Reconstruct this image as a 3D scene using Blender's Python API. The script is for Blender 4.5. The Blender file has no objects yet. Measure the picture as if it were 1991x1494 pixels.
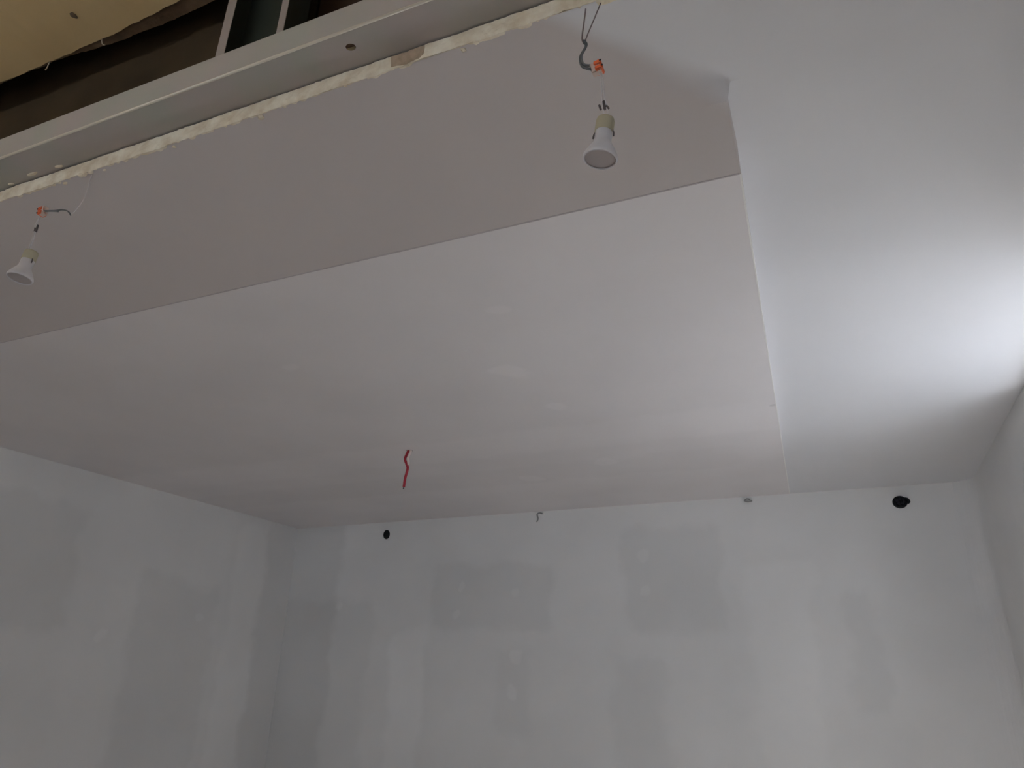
import bpy, bmesh, math, random
from mathutils import Vector, Matrix, noise

sc = bpy.context.scene
COL = sc.collection
EYE = 1.6                      # camera height above the floor (m)

# ------------------------------------------------------------------ camera
cam_d = bpy.data.cameras.new('camera')
cam_d.sensor_fit = 'HORIZONTAL'; cam_d.sensor_width = 36.0
cam_d.lens = 1420 / 1991 * 36.0
cam_d.clip_start = 0.02
cam = bpy.data.objects.new('camera', cam_d); COL.objects.link(cam)
yaw, pitch, roll = 0.41246, 0.39977, 0.02783
fwd = Vector((-math.sin(yaw) * math.cos(pitch), math.cos(yaw) * math.cos(pitch), math.sin(pitch)))
rgt = Vector((math.cos(yaw), math.sin(yaw), 0)); up = rgt.cross(fwd)
r2 = math.cos(roll) * rgt + math.sin(roll) * up
u2 = -math.sin(roll) * rgt + math.cos(roll) * up
m3 = Matrix((r2, u2, -fwd)).transposed()
cam.matrix_world = Matrix.Translation((0, 0, EYE)) @ m3.to_4x4()
sc.camera = cam

# ------------------------------------------------------------------ light
W = bpy.data.worlds.new('clear_sky'); sc.world = W; W.use_nodes = True
bg = W.node_tree.nodes['Background']
bg.inputs[0].default_value = (0.72, 0.84, 1.0, 1); bg.inputs[1].default_value = 4.8
sun_d = bpy.data.lights.new('sun', 'SUN'); sun_d.energy = 23.0; sun_d.angle = math.radians(2)
sun_d.color = (1, 0.98, 0.95)
sun = bpy.data.objects.new('sun', sun_d); COL.objects.link(sun)
sun.location = (4, -4, 8)
sun.rotation_euler = Vector((-.40, .42, -.82)).to_track_quat('-Z', 'Y').to_euler()
# daylight portals in the two window openings (sampling only, they give off nothing)
WY0, WY1, WZ0, WZ1 = 1.92, 2.74, 0.55, 2.54       # window in the right wall
def portal(name, loc, rot, sx, sy):
    d = bpy.data.lights.new(name, 'AREA'); d.shape = 'RECTANGLE'; d.size = sx; d.size_y = sy
    d.cycles.is_portal = True
    o = bpy.data.objects.new(name, d); COL.objects.link(o); o.location = loc; o.rotation_euler = rot
portal('window_portal', (1.02, (WY0 + WY1) / 2, (WZ0 + WZ1) / 2), (0, math.radians(90), 0), WZ1 - WZ0, WY1 - WY0)
BX0, BX1, BZ0, BZ1 = -2.5, 0.2, 1.85, 2.56      # high window in the back wall
portal('door_portal', ((BX0 + BX1) / 2, -3.42, (BZ0 + BZ1) / 2), (math.radians(90), 0, 0), BX1 - BX0, BZ1 - BZ0)
vs = sc.view_settings
vs.view_transform = 'Standard'; vs.look = 'None'; vs.exposure = 1.02; vs.gamma = 1.0; vs.use_curve_mapping = False
sc.cycles.max_bounces = 12; sc.cycles.diffuse_bounces = 8; sc.cycles.transparent_max_bounces = 12

# ------------------------------------------------------------------ materials
def lin(r, g, b):
    f = lambda c: (c / 255 / 12.92) if c / 255 <= 0.04045 else ((c / 255 + 0.055) / 1.055) ** 2.4
    return (f(r), f(g), f(b), 1)

def mat(name, col, rough=0.8, metal=0.0, spec=0.3, var=0.0, scale=6.0, bump=0.0, bscale=80.0, col2=None, trans=0.0):
    m = bpy.data.materials.new(name); m.use_nodes = True
    nt = m.node_tree; b = nt.nodes['Principled BSDF']
    b.inputs['Roughness'].default_value = rough; b.inputs['Metallic'].default_value = metal
    b.inputs['Specular IOR Level'].default_value = spec
    b.inputs['Base Color'].default_value = (*col[:3], 1)
    if trans: b.inputs['Transmission Weight'].default_value = trans
    tc = nt.nodes.new('ShaderNodeTexCoord')
    if var or col2:
        n = nt.nodes.new('ShaderNodeTexNoise'); n.inputs['Scale'].default_value = scale; n.inputs['Detail'].default_value = 5
        nt.links.new(tc.outputs['Object'], n.inputs['Vector'])
        r = nt.nodes.new('ShaderNodeValToRGB')
        c2 = col2 or tuple(c * (1 - var) for c in col[:3])
        r.color_ramp.elements[0].position = 0.35; r.color_ramp.elements[1].position = 0.65
        r.color_ramp.elements[0].color = (*c2[:3], 1); r.color_ramp.elements[1].color = (*col[:3], 1)
        nt.links.new(n.outputs['Fac'], r.inputs['Fac']); nt.links.new(r.outputs['Color'], b.inputs['Base Color'])
    if bump:
        n2 = nt.nodes.new('ShaderNodeTexNoise'); n2.inputs['Scale'].default_value = bscale; n2.inputs['Detail'].default_value = 6
        nt.links.new(tc.outputs['Object'], n2.inputs['Vector'])
        bp = nt.nodes.new('ShaderNodeBump'); bp.inputs['Strength'].default_value = bump; bp.inputs['Distance'].default_value = 0.003
        nt.links.new(n2.outputs['Fac'], bp.inputs['Height']); nt.links.new(bp.outputs['Normal'], b.inputs['Normal'])
    return m

def skim_mat(name, col, axes, rects, dots=(), wob=0.09, grain=0.05, soft=0.035, lines=(), col_b=None):
    """Plaster skim: base colour with patches of filler.  axes: the two object axes
    (metres) the patches are given in; rects: (a0,a1,b0,b1,gain); dots: (a,b,r,gain)."""
    m = bpy.data.materials.new(name); m.use_nodes = True
    nt = m.node_tree; N = nt.nodes; L = nt.links; b = N['Principled BSDF']
    b.inputs['Roughness'].default_value = 0.85; b.inputs['Specular IOR Level'].default_value = 0.15
    tc = N.new('ShaderNodeTexCoord')
    nz = N.new('ShaderNodeTexNoise'); nz.inputs['Scale'].default_value = 5; nz.inputs['Detail'].default_value = 4
    L.new(tc.outputs['Object'], nz.inputs['Vector'])
    sub = N.new('ShaderNodeVectorMath'); sub.operation = 'SUBTRACT'; sub.inputs[1].default_value = (.5, .5, .5)
    L.new(nz.outputs['Color'], sub.inputs[0])
    scl = N.new('ShaderNodeVectorMath'); scl.operation = 'SCALE'; scl.inputs['Scale'].default_value = wob * 2
    L.new(sub.outputs[0], scl.inputs[0])
    add = N.new('ShaderNodeVectorMath'); add.operation = 'ADD'
    L.new(tc.outputs['Object'], add.inputs[0]); L.new(scl.outputs[0], add.inputs[1])
    sp = N.new('ShaderNodeSeparateXYZ'); L.new(add.outputs[0], sp.inputs[0])
    A, B = sp.outputs[axes[0]], sp.outputs[axes[1]]
    def mr(src, lo, hi):
        n = N.new('ShaderNodeMapRange'); n.interpolation_type = 'SMOOTHSTEP'
        n.inputs['From Min'].default_value = lo; n.inputs['From Max'].default_value = hi
        L.new(src, n.inputs['Value']); return n.outputs[0]
    def mul(x, y):
        n = N.new('ShaderNodeMath'); n.operation = 'MULTIPLY'
        for i, v in enumerate((x, y)):
            if isinstance(v, float): n.inputs[i].default_value = v
            else: L.new(v, n.inputs[i])
        return n.outputs[0]
    big = N.new('ShaderNodeTexNoise'); big.inputs['Scale'].default_value = 1.6; big.inputs['Detail'].default_value = 3
    L.new(tc.outputs['Object'], big.inputs['Vector'])
    gain = N.new('ShaderNodeMapRange'); gain.inputs['From Min'].default_value = .3; gain.inputs['From Max'].default_value = .7
    gain.inputs['To Min'].default_value = 1 - grain; gain.inputs['To Max'].default_value = 1 + grain
    L.new(big.outputs['Fac'], gain.inputs['Value']); g = gain.outputs[0]
    def apply(g, mask, k):
        n = N.new('ShaderNodeMath'); n.operation = 'MULTIPLY_ADD'
        L.new(mask, n.inputs[0]); n.inputs[1].default_value = k - 1.0; n.inputs[2].default_value = 1.0
        return mul(g, n.outputs[0])
    for a0, a1, b0, b1, k in rects:
        mk = mul(mul(mr(A, a0 - soft, a0 + soft), mr(A, a1 + soft, a1 - soft)),
                 mul(mr(B, b0 - soft, b0 + soft), mr(B, b1 + soft, b1 - soft)))
        g = apply(g, mk, k)
    for a, bb, r, k in dots:
        cb = N.new('ShaderNodeCombineXYZ'); L.new(A, cb.inputs[0]); L.new(B, cb.inputs[1])
        ds = N.new('ShaderNodeVectorMath'); ds.operation = 'DISTANCE'; L.new(cb.outputs[0], ds.inputs[0])
        ds.inputs[1].default_value = (a, bb, 0)
        g = apply(g, mr(ds.outputs['Value'], r * 1.3, r * .7), k)
    cm = N.new('ShaderNodeVectorMath'); cm.operation = 'SCALE'; cm.inputs[0].default_value = col[:3]
    for a, bb, na, nb, w in lines:         # painted shade ends softly along a straight line, ceiling colour beyond
        cb = N.new('ShaderNodeCombineXYZ'); L.new(A, cb.inputs[0]); L.new(B, cb.inputs[1])
        dt = N.new('ShaderNodeVectorMath'); dt.operation = 'DOT_PRODUCT'; L.new(cb.outputs[0], dt.inputs[0])
        dt.inputs[1].default_value = (na, nb, 0); o = a * na + bb * nb
        mx = N.new('ShaderNodeMix'); mx.data_type = 'RGBA'; L.new(mr(dt.outputs['Value'], o - w, o + w), mx.inputs[0])
        mx.inputs[6].default_value = (*col[:3], 1); mx.inputs[7].default_value = (*col_b[:3], 1)
        L.new(mx.outputs[2], cm.inputs[0])
    L.new(g, cm.inputs['Scale']); L.new(cm.outputs[0], b.inputs['Base Color'])
    fine = N.new('ShaderNodeTexNoise'); fine.inputs['Scale'].default_value = 30; fine.inputs['Detail'].default_value = 4
    L.new(tc.outputs['Object'], fine.inputs['Vector'])
    bp = N.new('ShaderNodeBump'); bp.inputs['Strength'].default_value = .05; bp.inputs['Distance'].default_value = .003
    L.new(fine.outputs['Fac'], bp.inputs['Height']); L.new(bp.outputs['Normal'], b.inputs['Normal'])
    return m

PL = (0.74, 0.735, 0.73)
E_ = EYE
M_far = skim_mat('far_wall_skim', PL, (0, 2), [
    (-3.6, -2.66, -1, 2.12, .94), (-3.6, -2.95, -1, 2.7, .90), (-2.50, -2.28, -1, 1.93, 1.07), (-2.24, -1.46, 1.93, 2.30, .93),
    (-1.05, -.52, 1.92, 2.46, .93), (-1.13, -.86, 1.2, 1.78, .95), (-.42, -.10, 1.3, 2.25, 1.04),
    (.03, .17, 1.55, 2.10, .94), (-1.80, -1.60, 1.4, 1.80, .96)],
    [(-.93, 2.33, .03, 1.05), (-.93, 2.14, .035, 1.05), (-2.05, 2.17, .025, 1.06), (-2.08, 2.03, .025, 1.06),
     (-1.68, 1.78, .035, 1.06), (-1.71, 1.6, .03, 1.06), (-1.67, 2.12, .03, 1.05), (-2.93, 2.07, .03, 1.05)])
M_left = skim_mat('left_wall_skim', PL, (1, 2), [
    (2.85, 3.40, -1, 2.13, .94), (3.50, 3.75, -1, 2.52, 1.05), (3.765, 4.3, -1, 2.7, .93),
    (1.2, 2.45, 1.80, 2.38, .93), (2.5, 2.86, -1, 2.05, 1.02)], [(3.3, 1.95, .03, 1.05), (2.7, 1.8, .03, 1.05)])
M_right = skim_mat('right_wall_skim', PL, (1, 2), [])
M_flat = skim_mat('ceiling_skim', (0.735, 0.735, 0.755), (0, 1), [], grain=.03)
M_panel = skim_mat('sloped_ceiling_skim', (0.765, 0.735, 0.74), (0, 1), [
    (-3.4, -.05, 2.55, 2.85, 1.03), (-3.4, -.3, 3.05, 3.35, .97), (-3.4, .1, 1.0, 1.5, 1.01)],
    [(-.87, 1.96, .05, 1.05), (-.83, 2.34, .05, 1.05), (-.89, 3.07, .05, 1.05), (-1.3, 3.28, .05, 1.05),
     (-1.5, 1.66, .03, 1.04), (-.72, 1.56, .03, 1.04), (-.124, 2.57, .014, .85)], grain=.04)
M_face = skim_mat('shade_toned_board', (0.58, 0.535, 0.52), (0, 1), [], grain=.03, wob=.02, lines=[(-.064, 1.034, .725, -.69, .022)], col_b=(0.735, 0.735, 0.755))  # board tone with shade painted in, fading to the ceiling colour at the diagonal
M_gyp = mat('broken_gypsum', (0.88, 0.82, 0.68), .95, col2=(0.70, 0.60, 0.45), scale=30, bump=.5, bscale=160)
M_tape = mat('paper_tape', (0.50, 0.46, 0.47), .9)
M_trim = mat('white_edge_trim', (0.86, 0.85, 0.83), .6)
M_zinc = mat('galvanised_steel', (0.50, 0.455, 0.44), .65, .1, .3, col2=(0.455, 0.46, 0.42), scale=9)
M_stud = mat('galvanised_steel_dull', (0.42, 0.38, 0.36), .6, .2, .3, var=.15)
M_studin = mat('stud_inside', (0.05, 0.062, 0.052), .6, .3, .3, var=.2)
M_ochre = mat('ochre_plaster', (0.90, 0.70, 0.38), .9, col2=(0.84, 0.64, 0.34), scale=5, bump=.3, bscale=40)
M_under = mat('brown_undercoat', (0.30, 0.22, 0.15), .95, var=.3, scale=30, bump=.8)
M_brown = mat('brown_hardboard', (0.085, 0.06, 0.034), .9, var=.35, scale=5)
M_brown2 = mat('reddish_hardboard', (0.10, 0.06, 0.04), .9, var=.3, scale=5)
M_floor = mat('dusty_screed', (0.50, 0.465, 0.435), .9, var=.15, scale=2)
M_ground = mat('pale_paving', (0.31, 0.32, 0.34), .9, var=.1, scale=1)
M_blocker = mat('blocker_dull_grey', (0.22, 0.21, 0.20), .9, var=.15, scale=1)
M_warm = mat('ochre_wall_paint', (0.62, 0.50, 0.33), .9, var=.08)
M_frame = mat('white_window_plastic', (0.8, 0.8, 0.8), .35)
M_glassf = mat('bulb_reflector_glass', (0.62, 0.60, 0.62), .3, spec=.5)
M_glassd = mat('bulb_front_lens', (0.43, 0.39, 0.39), .35, spec=.5)
M_ceram = mat('ceramic_socket', (0.46, 0.42, 0.30), .7)
M_white = mat('white_insulation', (0.62, 0.58, 0.58), .5)
M_grey = mat('grey_insulation', (0.13, 0.14, 0.145), .5)
M_thin = mat('thin_brown_grey_strand', (0.20, 0.16, 0.155), .6)
M_orange = mat('orange_plastic', (0.80, 0.16, 0.06), .4)
M_clearp = mat('cloudy_plastic', (0.62, 0.48, 0.42), .35)
M_black = mat('black_plastic', (0.006, 0.006, 0.007), .5)
M_black2 = mat('black_cable_sheath', (0.018, 0.016, 0.024), .35)
M_red = mat('red_insulation', (0.42, 0.03, 0.05), .5)
M_crimp = mat('dull_crimp', (0.13, 0.11, 0.11), .6, .3)
M_pinkw = mat('pink_white_insulation', (0.75, 0.62, 0.58), .5)

def glass():
    m = bpy.data.materials.new('window_glass'); m.use_nodes = True
    nt = m.node_tree; N = nt.nodes; N.remove(N['Principled BSDF'])
    t = N.new('ShaderNodeBsdfTransparent'); g = N.new('ShaderNodeBsdfGlossy'); g.inputs['Roughness'].default_value = .02
    x = N.new('ShaderNodeMixShader'); x.inputs[0].default_value = .07
    nt.links.new(t.outputs[0], x.inputs[1]); nt.links.new(g.outputs[0], x.inputs[2])
    nt.links.new(x.outputs[0], N['Material Output'].inputs['Surface']); return m
M_glass = glass()

# ------------------------------------------------------------------ mesh helpers
def link(name, bm, m, parent=None, smooth=False):
    me = bpy.data.meshes.new(name); bmesh.ops.recalc_face_normals(bm, faces=bm.faces[:]); bm.to_mesh(me); bm.free()
    for mm in (m if isinstance(m, (list, tuple)) else [m]): me.materials.append(mm)
    if smooth:
        for p in me.polygons: p.use_smooth = True
    o = bpy.data.objects.new(name, me); COL.objects.link(o)
    if parent: o.parent = parent; o.matrix_parent_inverse = parent.matrix_world.inverted() if parent.type != 'EMPTY' else Matrix.Translation(-parent.location)
    return o
def bx(bm, x0, x1, y0, y1, z0, z1):
    v = [bm.verts.new((x, y, z)) for z in (z0, z1) for y in (y0, y1) for x in (x0, x1)]
    for f in ((0, 1, 3, 2), (4, 5, 7, 6), (0, 1, 5, 4), (2, 3, 7, 6), (0, 2, 6, 4), (1, 3, 7, 5)):
        bm.faces.new([v[i] for i in f])
def box(name, m, dims, parent=None):
    bm = bmesh.new(); bx(bm, *dims); return link(name, bm, m, parent)
def catmull(pts, n=6):
    P = [Vector(p) for p in pts]; P = [2 * P[0] - P[1]] + P + [2 * P[-1] - P[-2]]; out = []
    for i in range(1, len(P) - 2):
        for k in range(n):
            t = k / n
            out.append(0.5 * ((2 * P[i]) + (P[i + 1] - P[i - 1]) * t + (2 * P[i - 1] - 5 * P[i] + 4 * P[i + 1] - P[i + 2]) * t * t
                              + (3 * P[i] - P[i - 1] - 3 * P[i + 1] + P[i + 2]) * t ** 3))
    out.append(P[-2]); return out
def tube(name, pts, r, m, parent=None, seg=8, spline=True, n=6):
    P = catmull(pts, n) if spline and len(pts) > 2 else [Vector(p) for p in pts]
    bm = bmesh.new(); rings = []; ref = Vector((0.31, 0.83, 0.46)).normalized()
    for i, p in enumerate(P):
        d = (P[min(i + 1, len(P) - 1)] - P[max(i - 1, 0)]).normalized()
        a = d.cross(ref).normalized(); b = d.cross(a)
        rr = r(i / (len(P) - 1)) if callable(r) else r
        rings.append([bm.verts.new(p + rr * (math.cos(2 * math.pi * k / seg) * a + math.sin(2 * math.pi * k / seg) * b)) for k in range(seg)])
    for i in range(len(rings) - 1):
        for k in range(seg): bm.faces.new((rings[i][k], rings[i][(k + 1) % seg], rings[i + 1][(k + 1) % seg], rings[i + 1][k]))
    bm.faces.new(rings[0]); bm.faces.new(rings[-1])
    return link(name, bm, m, parent, True)
def lathe(name, prof, m, parent=None, M=Matrix(), seg=28, smooth=True):
    bm = bmesh.new(); rings = []
    for r, z in prof:
        if r < 1e-5: rings.append([bm.verts.new(M @ Vector((0, 0, z)))])
        else: rings.append([bm.verts.new(M @ Vector((r * math.cos(2 * math.pi * k / seg), r * math.sin(2 * math.pi * k / seg), z))) for k in range(seg)])
    for A, B in zip(rings, rings[1:]):
        if len(A) == 1 and len(B) == 1: continue
        for k in range(seg):
            k2 = (k + 1) % seg
            if len(A) == 1: bm.faces.new((A[0], B[k], B[k2]))
            elif len(B) == 1: bm.faces.new((A[k], A[k2], B[0]))
            else: bm.faces.new((A[k], A[k2], B[k2], B[k]))
    return link(name, bm, m, parent, smooth)
def tag(o, label, cat=None, group=None, kind=None):
    o['label'] = label
    if cat: o['category'] = cat
    if group: o['group'] = group
    if kind: o['kind'] = kind
    return o
def struct(o, label=None):
    o['kind'] = 'structure'
    if label: o['label'] = label
    return o
def empty(name, loc):
    o = bpy.data.objects.new(name, None); COL.objects.link(o); o.location = loc; o.empty_display_size = .05
    return o
def Z(z): return EYE + z

# ------------------------------------------------------------------ room shell
XL, XR, YF, YB, ZC, ZT = -3.33, 0.68, 4.02, -3.2, 2.6, 3.9
struct(box('floor', M_floor, (XL - .2, XR + .32, YB - .2, YF + .2, -.12, 0)), 'dusty beige screed floor')
struct(box('wall_left', M_left, (XL - .2, XL, YB - .2, YF, 0, ZT)), 'grey skim-coated wall on the left with filler strips')
bm = bmesh.new()
bx(bm, XL, BX0, YB - .2, YB, 0, ZT); bx(bm, BX1, XR, YB - .2, YB, 0, ZT)
bx(bm, BX0, BX1, YB - .2, YB, 0, BZ0); bx(bm, BX0, BX1, YB - .2, YB, BZ1, ZT)
struct(link('wall_back', bm, M_warm), 'ochre painted wall behind the viewer')
bm = bmesh.new(); q = .06; xm = (BX0 + BX1) / 2
for (a, b, c, d) in ((BX0, BX0 + q, BZ0, BZ1), (BX1 - q, BX1, BZ0, BZ1), (BX0 + q, BX1 - q, BZ0, BZ0 + q), (BX0 + q, BX1 - q, BZ1 - q, BZ1), (xm - .04, xm + .04, BZ0 + q, BZ1 - q)):
    bx(bm, a, b, YB - .15, YB - .08, c, d)
win2 = struct(link('window_2', bm, M_frame), 'white framed window behind the viewer')
for a, b in ((BX0 + q, xm - .04), (xm + .04, BX1 - q)):
    box('pane', M_glass, (a, b, YB - .12, YB - .114, BZ0 + q, BZ1 - q), win2)
# far wall with a rounded-off internal corner towards the right wall
bm = bmesh.new(); bx(bm, XL - .2, XR + .32, YF, YF + .2, 0, ZT)
R_ = .10; n = 10; prev = None
for k in range(n + 1):
    a = math.pi / 2 * k / n
    x = XR - R_ + R_ * math.sin(a); y = YF - R_ + R_ * math.cos(a)
    cur = [bm.verts.new((x, y, 0)), bm.verts.new((x, y, ZC))]
    if prev: bm.faces.new((prev[0], cur[0], cur[1], prev[1]))
    prev = cur
wf = struct(link('wall_far', bm, M_far), 'grey skim-coated far wall with patchy filler')
bm = bmesh.new(); T = .34
bx(bm, XR, XR + T, YB - .2, WY0, 0, ZT); bx(bm, XR, XR + T, WY1, YF, 0, ZT)
bx(bm, XR, XR + T, WY0, WY1, 0, WZ0); bx(bm, XR, XR + T, WY0, WY1, WZ1, ZT)
struct(link('wall_right', bm, M_right), 'plastered right wall with the window')
struct(box('ceiling_deck', M_under, (XL - .2, XR + T, YB - .2, YF + .2, ZT, ZT + .15)), 'dark structural deck above the hung ceiling')
# window
bm = bmesh.new(); fx0, fx1, fw = XR + .2, XR + .27, .06
bx(bm, fx0, fx1, WY0, WY0 + fw, WZ0, WZ1); bx(bm, fx0, fx1, WY1 - fw, WY1, WZ0, WZ1)
bx(bm, fx0, fx1, WY0 + fw, WY1 - fw, WZ0, WZ0 + fw); bx(bm, fx0, fx1, WY0 + fw, WY1 - fw, WZ1 - fw, WZ1)
ym = (WY0 + WY1) / 2
bx(bm, fx0, fx1, ym - .035, ym + .035, WZ0 + fw, WZ1 - fw)
win = struct(link('window_1', bm, M_frame), 'white framed window in the right wall')
for a, b in ((WY0 + fw, ym - .035), (ym + .035, WY1 - fw)):
    box('pane', M_glass, (fx0 + .03, fx0 + .036, a, b, WZ0 + fw, WZ1 - fw), win)
struct(box('ground', M_ground, (-40, 40, -40, 40, -.7, -.5)), 'pale paved ground outside the window')
bm = bmesh.new(); bx(bm, 7.5, 14, -20, 24, -.5, 9)  # unseen block added outside to limit ground and sky light on the walls
struct(link('yard_light_blocker', bm, M_blocker), 'unseen house block added outside to keep light off the walls')

# ------------------------------------------------------------------ hung ceiling
TH = .035                       # two layers of board
YCUT, XOP0, XOP1, YOP0 = .795, -3.1, -.10, -2.9
bm = bmesh.new()
bx(bm, XL, XR, YCUT + .014, YF, ZC, ZC + TH); bx(bm, XL, XR, YB, YOP0, ZC, ZC + TH)
bx(bm, XL, XOP0, YOP0, YCUT + .014, ZC, ZC + TH); bx(bm, XOP1, XR, YOP0, YCUT + .014, ZC, ZC + TH)
ceil = struct(link('ceiling', bm, M_flat), 'hung plasterboard ceiling, smooth and pale, opened up at the near left')

# the left part of the ceiling folds down to a straight crease and rises again to the far wall;
# near the window bay the fold runs out softly into the flat ceiling
DROP, YC, YK = .07, 1.208, 1.038
NX = 40
def xe(y):                      # free right edge of the folded part
    return -.061 - .088 * max(0, (y - YC)) / (YF - YC)
def drop(y): return DROP * (y - YCUT) / (YC - YCUT)
def sstep(t): t = max(0., min(1., t)); return t * t * (3 - 2 * t)
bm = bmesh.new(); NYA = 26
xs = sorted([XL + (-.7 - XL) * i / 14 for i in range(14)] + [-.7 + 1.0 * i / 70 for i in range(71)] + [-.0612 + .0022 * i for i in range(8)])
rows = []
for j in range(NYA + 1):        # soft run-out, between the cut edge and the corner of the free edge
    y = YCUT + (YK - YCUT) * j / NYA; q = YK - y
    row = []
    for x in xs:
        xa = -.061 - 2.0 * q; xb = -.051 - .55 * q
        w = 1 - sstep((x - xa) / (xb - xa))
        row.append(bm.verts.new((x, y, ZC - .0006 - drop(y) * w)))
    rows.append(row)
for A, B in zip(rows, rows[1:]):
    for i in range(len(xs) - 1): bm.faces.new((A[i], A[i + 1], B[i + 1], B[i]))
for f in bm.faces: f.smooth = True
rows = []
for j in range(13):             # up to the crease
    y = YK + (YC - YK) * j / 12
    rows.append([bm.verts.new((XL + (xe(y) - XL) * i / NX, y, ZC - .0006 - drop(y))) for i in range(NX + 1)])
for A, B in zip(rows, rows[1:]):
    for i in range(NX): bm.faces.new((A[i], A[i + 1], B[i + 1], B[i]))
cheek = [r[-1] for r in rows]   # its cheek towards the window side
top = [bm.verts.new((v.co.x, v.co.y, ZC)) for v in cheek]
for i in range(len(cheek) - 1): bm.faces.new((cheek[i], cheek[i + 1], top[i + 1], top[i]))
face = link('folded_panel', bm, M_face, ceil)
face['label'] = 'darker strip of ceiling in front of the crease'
bm = bmesh.new(); NY = 28; rows = []
for j in range(NY + 1):
    s = j / NY; y = YC + (YF - YC) * s; z = ZC - .0005 - DROP * (1 - s)
    rows.append([bm.verts.new((XL + (xe(y) - XL) * i / NX, y, z)) for i in range(NX + 1)])
for A, B in zip(rows, rows[1:]):
    for i in range(NX): bm.faces.new((A[i], A[i + 1], B[i + 1], B[i]))
cheek = [r[-1] for r in rows]
top = [bm.verts.new((v.co.x, v.co.y, ZC)) for v in cheek]
for i in range(len(cheek) - 1): bm.faces.new((cheek[i], cheek[i + 1], top[i + 1], top[i]))
panel = link('sloped_panel', bm, M_panel, ceil)
panel['label'] = 'large lighter ceiling panel between the crease and the far wall'
# paper tape standing a hair proud along the crease, and the white edge trim
bm = bmesh.new(); zc = ZC - DROP
bx(bm, XL, xe(YC) - .002, YC - .0032, YC + .0003, zc - .001, zc + .002)
link('joint_tape', bm, M_tape, ceil)['label'] = 'thin dark joint along the crease'
bm = bmesh.new()
for (ya, yb) in ((YC, YF),):
    def zz(y): return ZC - (drop(y) if y < YC else DROP * (YF - y) / (YF - YC))
    K = 10
    ys = [ya + (yb - ya) * k / K for k in range(K + 1)]
    rr = []
    for y in ys:
        x, z = xe(y), zz(y) - .0012
        rr.append([bm.verts.new(p) for p in ((x - .0022, y, z), (x + .001, y, z), (x + .001, y, z + .006), (x - .0022, y, z + .006))])
    for A, B in zip(rr, rr[1:]):
        for k in range(4): bm.faces.new((A[k], A[(k + 1) % 4], B[(k + 1) % 4], B[k]))
link('edge_trim', bm, M_trim, ceil)['label'] = 'thin white trim along the free edge'

# broken board edge along the opening
random.seed(4)
def notch(x):                   # a lump broken out of the edge
    return max(0, 1 - ((x + .565) / .038) ** 2)
bm = bmesh.new(); NXC = 760; NZ = 8; rows = []
for j in range(NZ + 1):
    s = j / NZ; row = []
    for i in range(NXC + 1):
        x = XOP0 + (XOP1 - XOP0) * i / NXC
        low = .003 * noise.noise((x * 9, 3, 1)) + .0022 * noise.noise((x * 31, 7, 2)) + .002 * noise.noise((x * 90, 1, 5))
        if x < -1.0: low += .004 * max(0, noise.noise((x * 45, 2, 9)))
        z = ZC - .0008 - low * .8 + s * (TH - .003 + low * .8)
        y = YCUT - .001 + .0018 * noise.noise((x * 18, z * 60, 3)) + .0016 * noise.noise((x * 110, z * 130, 8))
        y -= .0012 * (1 - (2 * s - 1) ** 2)
        y += .008 * notch(x) * math.sin(math.pi * min(1, s * 1.1))
        row.append(bm.verts.new((x, y, z)))
    rows.append(row)
back = [bm.verts.new((v.co.x, YCUT + .013, max(v.co.z + .0008, ZC - .0004))) for v in rows[0]]
for A, B in zip([back] + rows, rows):
    for i in range(NXC): bm.faces.new((A[i], A[i + 1], B[i + 1], B[i]))
for f in bm.faces:
    c = f.calc_center_median()
    if notch(c.x) > .25 and c.z > ZC + .006: f.material_index = 1
link('cut_edge', bm, [M_gyp, mat('torn_brown_paper', (0.50, 0.38, 0.28), .95, col2=(0.36, 0.29, 0.20), scale=60, bump=.6)], ceil)['label'] = 'ragged cream gypsum edge of the cut board'
# crumbs of plaster still clinging under the edge
for k in range(16):
    x = random.choice([random.uniform(-1.62, -1.05), random.uniform(-1.45, -1.1), random.uniform(-.95, -.4)])
    r = random.uniform(.0018, .005); bm = bmesh.new()
    bmesh.ops.create_icosphere(bm, subdivisions=1, radius=r)
    for v in bm.verts: v.co *= random.uniform(.65, 1.3); v.co.x *= random.uniform(1, 2.2)
    bmesh.ops.translate(bm, verts=bm.verts[:], vec=(x, YCUT + random.uniform(-.001, .007), ZC - r * .5))
    link('plaster_crumb', bm, M_gyp, ceil)

# ------------------------------------------------------------------ plenum: track, stud, boards, old ceiling
zt = ZC + TH
tr = empty('metal_track', (-1.6, .757, zt)); tag(tr, 'horizontal galvanised steel track along the cut ceiling edge', 'metal track')
YT0, YT1, FH = .72, .798, .060
bm = bmesh.new(); hx, hy, hr = -.656, .753, .0095; c0, c1, d0, d1 = hx - .02, hx + .02, hy - .02, hy + .02
for (a, b, c, d) in ((XOP0, c0, YT0, YT1), (c1, XOP1, YT0, YT1), (c0, c1, YT0, d0), (c0, c1, d1, YT1)):
    bx(bm, a, b, c, d, zt, zt + .0012)
ns = 24; inn = []; out = []
for k in range(ns):
    a = 2 * math.pi * k / ns; ca, sa = math.cos(a), math.sin(a); q = .02 / max(abs(ca), abs(sa))
    inn.append(bm.verts.new((hx + hr * ca, hy + hr * sa * .8, zt))); out.append(bm.verts.new((hx + q * ca, hy + q * sa, zt)))
top = [bm.verts.new((v.co.x, v.co.y, zt + .0012)) for v in inn]
for k in range(ns):
    k2 = (k + 1) % ns
    bm.faces.new((inn[k], inn[k2], out[k2], out[k])); bm.faces.new((inn[k], inn[k2], top[k2], top[k]))
link('web', bm, M_zinc, tr)
box('flange', M_zinc, (XOP0, XOP1, YT0, YT0 + .0012, zt, zt + FH), tr)
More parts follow.
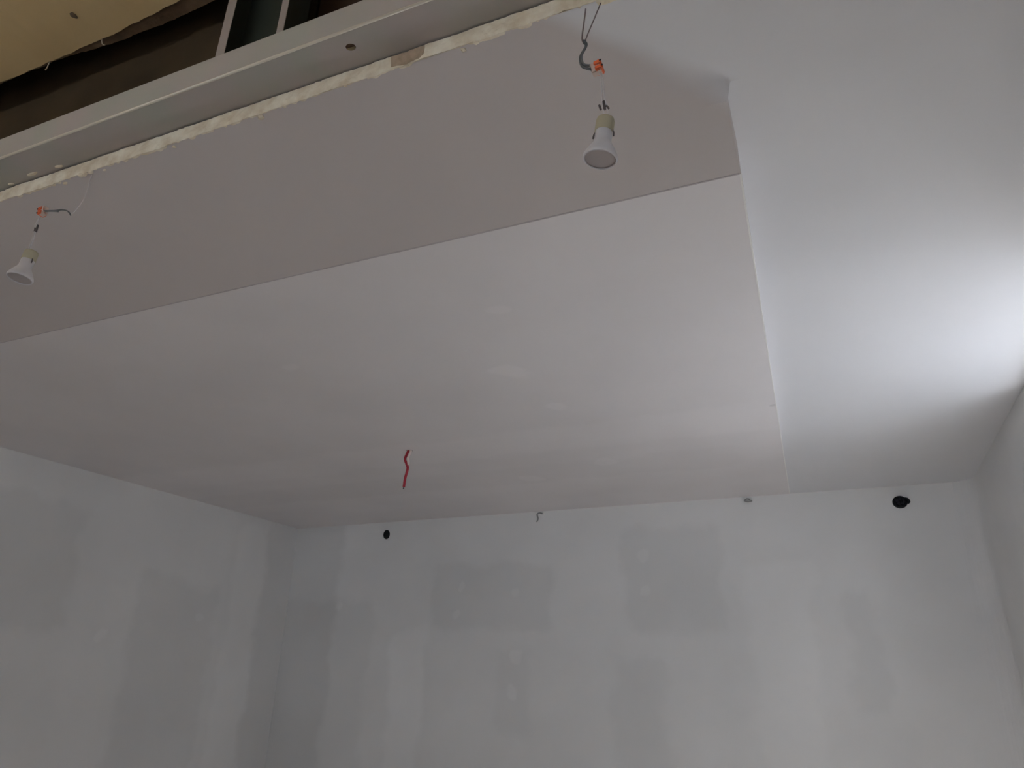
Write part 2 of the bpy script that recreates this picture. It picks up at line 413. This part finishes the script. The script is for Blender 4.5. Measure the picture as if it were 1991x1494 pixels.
box('flange', M_zinc, (XOP0, XOP1, YT1 - .0012, YT1, zt + .0012, zt + FH), tr)
tube('bent_edge', [(XOP0, YT0 + .001, zt + .001), (XOP1, YT0 + .001, zt + .001)], .0026, mat('bright_bent_steel', (.72, .68, .58), .4, .3, .6), tr, 10, False)
for (x, y, l) in ((-1.52, .782, .03), (-1.44, .786, .02), (-1.60, .789, .015)):
    bm = bmesh.new(); bmesh.ops.create_icosphere(bm, subdivisions=2, radius=.004)
    for v in bm.verts:
        v.co.x *= l / .004 * .6; v.co.z *= .5; v.co += Vector((0, 1, 0)) * .002 * noise.noise(v.co * 90)
    bmesh.ops.translate(bm, verts=bm.verts[:], vec=(x, y, zt))
    link('plaster_smear', bm, M_gyp, tr)
st = empty('metal_stud', (-.873, .755, zt)); tag(st, 'upright open steel stud standing in the track', 'metal stud')
sx0, sx1, sy0, sy1, sz0, sz1 = -.954, -.793, .726, .776, zt + .0015, ZT - .01
box('stud_web', M_studin, (sx0, sx1, sy1, sy1 + .0012, sz0, sz1), st)
for a in (sx0, sx1 - .0012): box('stud_flange', M_studin, (a, a + .0012, sy0, sy1, sz0, sz1), st)
box('stud_lip', M_stud, (sx0, sx0 + .022, sy0 - .0012, sy0, sz0, sz1), st)
box('stud_lip', M_stud, (sx1 - .016, sx1, sy0 - .0012, sy0, sz0, sz1), st)
# brown hardboard lining behind the frame
for a, b, m, lab in ((XL + .01, -.856, M_brown, 'dark brown board behind the steel stud, left of the joint'),
                     (-.850, XR - .01, M_brown2, 'reddish brown board behind the track, right of the joint')):
    tag(box('lining_board', m, (a, b, .86, .875, zt + .0005, ZT - .001)), lab, 'board', 'brown boards inside the ceiling void')
# old ochre ceiling, broken off along the void
ZS = Z(1.4)
old = empty('old_ceiling', (-1.6, 0, ZS)); tag(old, 'old ochre-painted plaster ceiling with a broken edge above the opening', 'old ceiling')
def ragged(name, m, z0, z1, yedge, amp, parent, seed):
    bm = bmesh.new(); K = 500; lo = []; hi = []; lb = []
    for i in range(K + 1):
        x = XL + .01 + (XR - XL - .02) * i / K
        y = yedge(x) + amp * (noise.noise((x * 6, seed, 1)) + .6 * noise.noise((x * 25, seed, 2)) + .35 * noise.noise((x * 80, seed, 3)))
        lo.append(bm.verts.new((x, y, z0 + .002 * noise.noise((x * 30, seed, 7))))); hi.append(bm.verts.new((x, y, z1))); lb.append(bm.verts.new((x, YB + .01, z0)))
    for i in range(K):
        bm.faces.new((lo[i], lo[i + 1], hi[i + 1], hi[i])); bm.faces.new((lb[i], lb[i + 1], lo[i + 1], lo[i]))
    return link(name, bm, m, parent)
ragged('ochre_coat', M_ochre, ZS, ZS + .012, lambda x: .780 - .01 * max(0, min(1, (x + 1.4) / .25)), .004, old, 3.3)
ragged('undercoat', M_under, ZS + .012, ZS + .05, lambda x: .790 + .016 * max(0, min(1, (x + 1.6) / .2)), .005, old, 9.1)
bm = bmesh.new(); bmesh.ops.create_icosphere(bm, subdivisions=2, radius=.008)
for v in bm.verts: v.co.z *= .25; v.co *= 1 + .4 * noise.noise(v.co * 200)
bmesh.ops.translate(bm, verts=bm.verts[:], vec=(-1.428, .707, ZS)); link('dirt_spot', bm, M_under, old)
for (x, dx) in ((-1.61, -.004), (-1.43, .006)):
    tube('hanging_fibre', [(x, .782, ZS + .005), (x + dx, .783, ZS - .012), (x + dx * 2.5, .784, ZS - .018)], .0015, M_gyp, old, 6)

# ------------------------------------------------------------------ hanging spot bulbs
def bulb_lamp(base, label, M, wires, conn, conn_rot, tails, crimps, face_z, group):
    """M: matrix of the bulb axis, origin at the centre of the front lens, +z towards the socket."""
    root = empty('hanging_spot_bulb', base); tag(root, label, 'light bulb', group)
    refl = lathe('reflector', [(.0245, -.0015), (.0252, 0), (.0252, .003), (.0232, .008), (.0190, .016), (.0150, .023), (.0130, .028), (.0126, .033), (.0126, .046), (.011, .048), (0, .048)], M_glassf, root, M)
    lathe('lens_rim', [(.0245, -.0015), (.0228, -.0018), (.0225, 0)], M_glassf, refl, M)
    lathe('front_lens', [(.0226, .0006), (.016, .0000), (.008, -.0006), (0, -.0008)], M_glassd, root, M)
    lathe('socket', [(.0125, .0455), (.0138, .046), (.0138, .064), (.0125, .068), (.008, .069), (0, .069)], M_ceram, root, M)
    for s in (-1, 1):
        p0 = M @ Vector((s * .0128, 0, .048)); p1 = M @ Vector((s * .0150, 0, .043)); p2 = M @ Vector((s * .0155, 0, .037))
        tube('spring_clip', [p0, p1, p2], .0013, M_crimp, root, 6)
    for pts in tails: tube('socket_wire', pts, .0011, M_white, root, 6)
    for pts, r in crimps: tube('crimp_sleeve', pts, r, M_crimp, root, 8, False)
    # lever connector
    C = Matrix.Translation(conn) @ conn_rot
    bm = bmesh.new(); bx(bm, -.010, .006, -.006, .006, -.010, .010); bmesh.ops.bevel(bm, geom=bm.edges[:], offset=.0015, segments=2, affect='EDGES')
    bmesh.ops.transform(bm, matrix=C, verts=bm.verts[:]); k = link('wire_connector', bm, M_clearp, root)
    for s in (-1, 1):
        bm = bmesh.new(); bx(bm, -.004, .0085, -.008, .0072, s * .0052 - .0042, s * .0052 + .0042); bmesh.ops.bevel(bm, geom=bm.edges[:], offset=.0014, segments=2, affect='EDGES')
        bmesh.ops.transform(bm, matrix=C, verts=bm.verts[:]); link('lever', bm, M_orange, k)
        lathe('port', [(.0019, 0), (.0019, .001), (0, .001)], M_black, k, C @ Matrix.Translation((.0075, -.0075, s * .0055)) @ Matrix.Rotation(math.radians(70), 4, 'X'), 10)
    for nm, pts, r, m in wires: tube(nm, pts, r, m, root, 8)
    return root
Y = .815
def P(x, z, y=None): return (x, Y if y is None else y, Z(z))
Rm = Matrix.Translation(P(-.2285, .7085)) @ Matrix.Rotation(math.radians(9), 4, 'Y') @ Matrix.Rotation(math.radians(2), 4, 'X')
bulb_lamp(P(-.2285, .7085), 'spot bulb hanging on grey wires, near the free ceiling edge on the right', Rm,
    [('strand', [P(-.238, 1.012, .797), P(-.246, .985, .808), P(-.2525, .955), P(-.2500, .941)], .0012, M_thin),
     ('strand', [P(-.209, 1.012, .797), P(-.228, .980, .806), P(-.2445, .955), P(-.2485, .941)], .0010, M_thin),
     ('grey_wire', [P(-.250, .945), P(-.2465, .934), P(-.2560, .915), P(-.2540, .897), P(-.247, .889), P(-.236, .8815)], .0021, M_grey),
     ('grey_wire', [P(-.249, .945, Y - .003), P(-.2445, .933, Y - .003), P(-.2530, .915, Y - .003), P(-.2510, .898, Y - .002), P(-.243, .893), P(-.232, .890)], .0019, M_grey)],
    P(-.2285, .8815), Matrix.Rotation(math.radians(-12), 4, 'Y'),
    [[P(-.226, .873), P(-.2235, .85), P(-.2240, .82), P(-.2215, .80), P(-.2205, .775)],
     [P(-.224, .875, Y + .004), P(-.2205, .85), P(-.2195, .82), P(-.2160, .80), P(-.2145, .775)]],
    [([P(-.2205, .813), P(-.2195, .797)], .0022), ([P(-.2275, .808), P(-.2255, .799)], .0018), ([P(-.2165, .803), P(-.2135, .797)], .0018)], .71,
    'bare spot bulbs hanging from the ceiling')
Lm = Matrix.Translation(P(-1.500, .781)) @ Matrix.Rotation(math.radians(3), 4, 'Y') @ Matrix.Rotation(math.radians(-4), 4, 'X')
bulb_lamp(P(-1.500, .781), 'spot bulb hanging at the far left below the cut board edge', Lm,
    [('strand', [P(-1.345, 1.008, .803), P(-1.352, .985, .806), P(-1.368, .950), P(-1.386, .922), P(-1.397, .9165)], .0008, M_white),
     ('grey_wire', [P(-1.396, .915), P(-1.403, .923), P(-1.414, .931), P(-1.432, .938), P(-1.455, .942), P(-1.487, .950)], .0016, M_grey),
     ('grey_wire', [P(-1.437, .933, Y - .003), P(-1.452, .938, Y - .003), P(-1.485, .947, Y - .003)], .0018, M_grey)],
    P(-1.496, .950), Matrix.Rotation(math.radians(168), 4, 'Y'),
    [[P(-1.502, .94), P(-1.503, .92), P(-1.497, .89), P(-1.497, .845)], [P(-1.505, .94, Y + .003), P(-1.507, .92), P(-1.502, .89), P(-1.503, .845)]],
    [([P(-1.4985, .915), P(-1.4975, .897)], .0021), ([P(-1.5055, .910), P(-1.5035, .900)], .0015)], .78,
    'bare spot bulbs hanging from the ceiling')

# ------------------------------------------------------------------ red cable end out of the sloped panel
rc = empty('red_cable', (-1.6332, 2.6270, Z(0.9647))); tag(rc, 'short red twin cable end dangling from the large ceiling panel', 'cable')
Y = 2.6270
tube('red_wire', [P(-1.6308, 0.9694), P(-1.6408, 0.9496), P(-1.6487, 0.9267), P(-1.6408, 0.9068), P(-1.6320, 0.8880), P(-1.6338, 0.8671), P(-1.6397, 0.8403), P(-1.6428, 0.8014)], .0058, M_red, rc, 10)
tube('pale_wire', [P(-1.6230, 0.9694), P(-1.6255, 0.9526), P(-1.6330, 0.9327), P(-1.6310, 0.9150), P(-1.6278, 0.8960)], .0055, M_pinkw, rc, 8)
tube('bare_tip', [P(-1.6426, 0.8035), P(-1.6437, 0.7915)], .0032, M_crimp, rc, 8, False)
lathe('cable_hole', [(.016, -.001), (.011, -.0025), (.0085, -.001)], M_tape, rc, Matrix.Translation((-1.6312, 2.6270, Z(0.9641))), 14)

# ------------------------------------------------------------------ black cable outlets and wire stubs on the far wall
def outlet(x, z, rx, rz, label, tail):
    root = empty('cable_outlet', (x, YF, Z(z))); tag(root, label, 'cable outlet', 'black round outlets high on the far wall')
    S = Matrix.Translation((x, YF, Z(z))) @ Matrix.Rotation(math.radians(90), 4, 'X') @ Matrix.Diagonal((rx, rz, 1, 1))
    lathe('collar', [(1.0, 0), (1.0, .006), (.93, .009), (.80, .009), (.78, .006), (.78, .001)], M_black, root, S, 24)
    lathe('hole_disc', [(.79, .0012), (.4, .0010), (0, .0010)], M_black, root, S, 24)
    if tail:
        for k in range(5):
            a = k * 1.3; x1 = x + .55 * rx * math.cos(a); z1 = z + .5 * rz * math.sin(a)
            x2 = x + .5 * rx * math.cos(a + 1.6); z2 = z + .5 * rz * math.sin(a + 1.6)
            tube('coiled_cable', [(x1, YF - .004, Z(z1)), ((x1 + x2) / 2 + .004, YF - .022, Z((z1 + z2) / 2)), (x2, YF - .006, Z(z2))], .0055, M_black2, root, 8)
        tube('cable_tail', [(x + .2 * rx, YF - .01, Z(z + .5 * rz)), (x + .9 * rx, YF - .018, Z(z + .35 * rz)), (x + 1.15 * rx, YF - .014, Z(z - .05 * rz)), (x + .9 * rx, YF - .012, Z(z - .3 * rz))], .0065, M_black, root, 8)
    return root
outlet(-2.611, .918, .0225, .029, 'small plain black hole near the left end of the far wall', False)
outlet(.356, .918, .0340, .031, 'black outlet with coiled cable at the right end of the far wall', True)
def stub(pts, r, label):
    root = empty('wire_stub', pts[0]); tag(root, label, 'wire', 'short wire ends at the top of the far wall')
    tube('wire', pts, r, mat('dusty_wire', (.30, .30, .30), .7), root, 8)
    b = pts[0]
    lathe('filler_ring', [(.017, 0), (.015, .003), (.007, .004), (.006, .001)], M_far, root, Matrix.Translation((b[0], YF, b[2])) @ Matrix.Rotation(math.radians(90), 4, 'X'), 14)
stub([(-1.540, YF + .002, Z(.986)), (-1.552, YF - .012, Z(.988)), (-1.566, YF - .014, Z(.978)), (-1.561, YF - .012, Z(.955)), (-1.570, YF - .010, Z(.935))], .0042, 'short bent wire end at the middle of the far wall top')
stub([(-.352, YF + .002, Z(.985)), (-.366, YF - .012, Z(.986)), (-.378, YF - .014, Z(.976)), (-.362, YF - .016, Z(.969)), (-.340, YF - .016, Z(.972))], .0038, 'hooked wire end on the far wall just left of the trimmed edge')
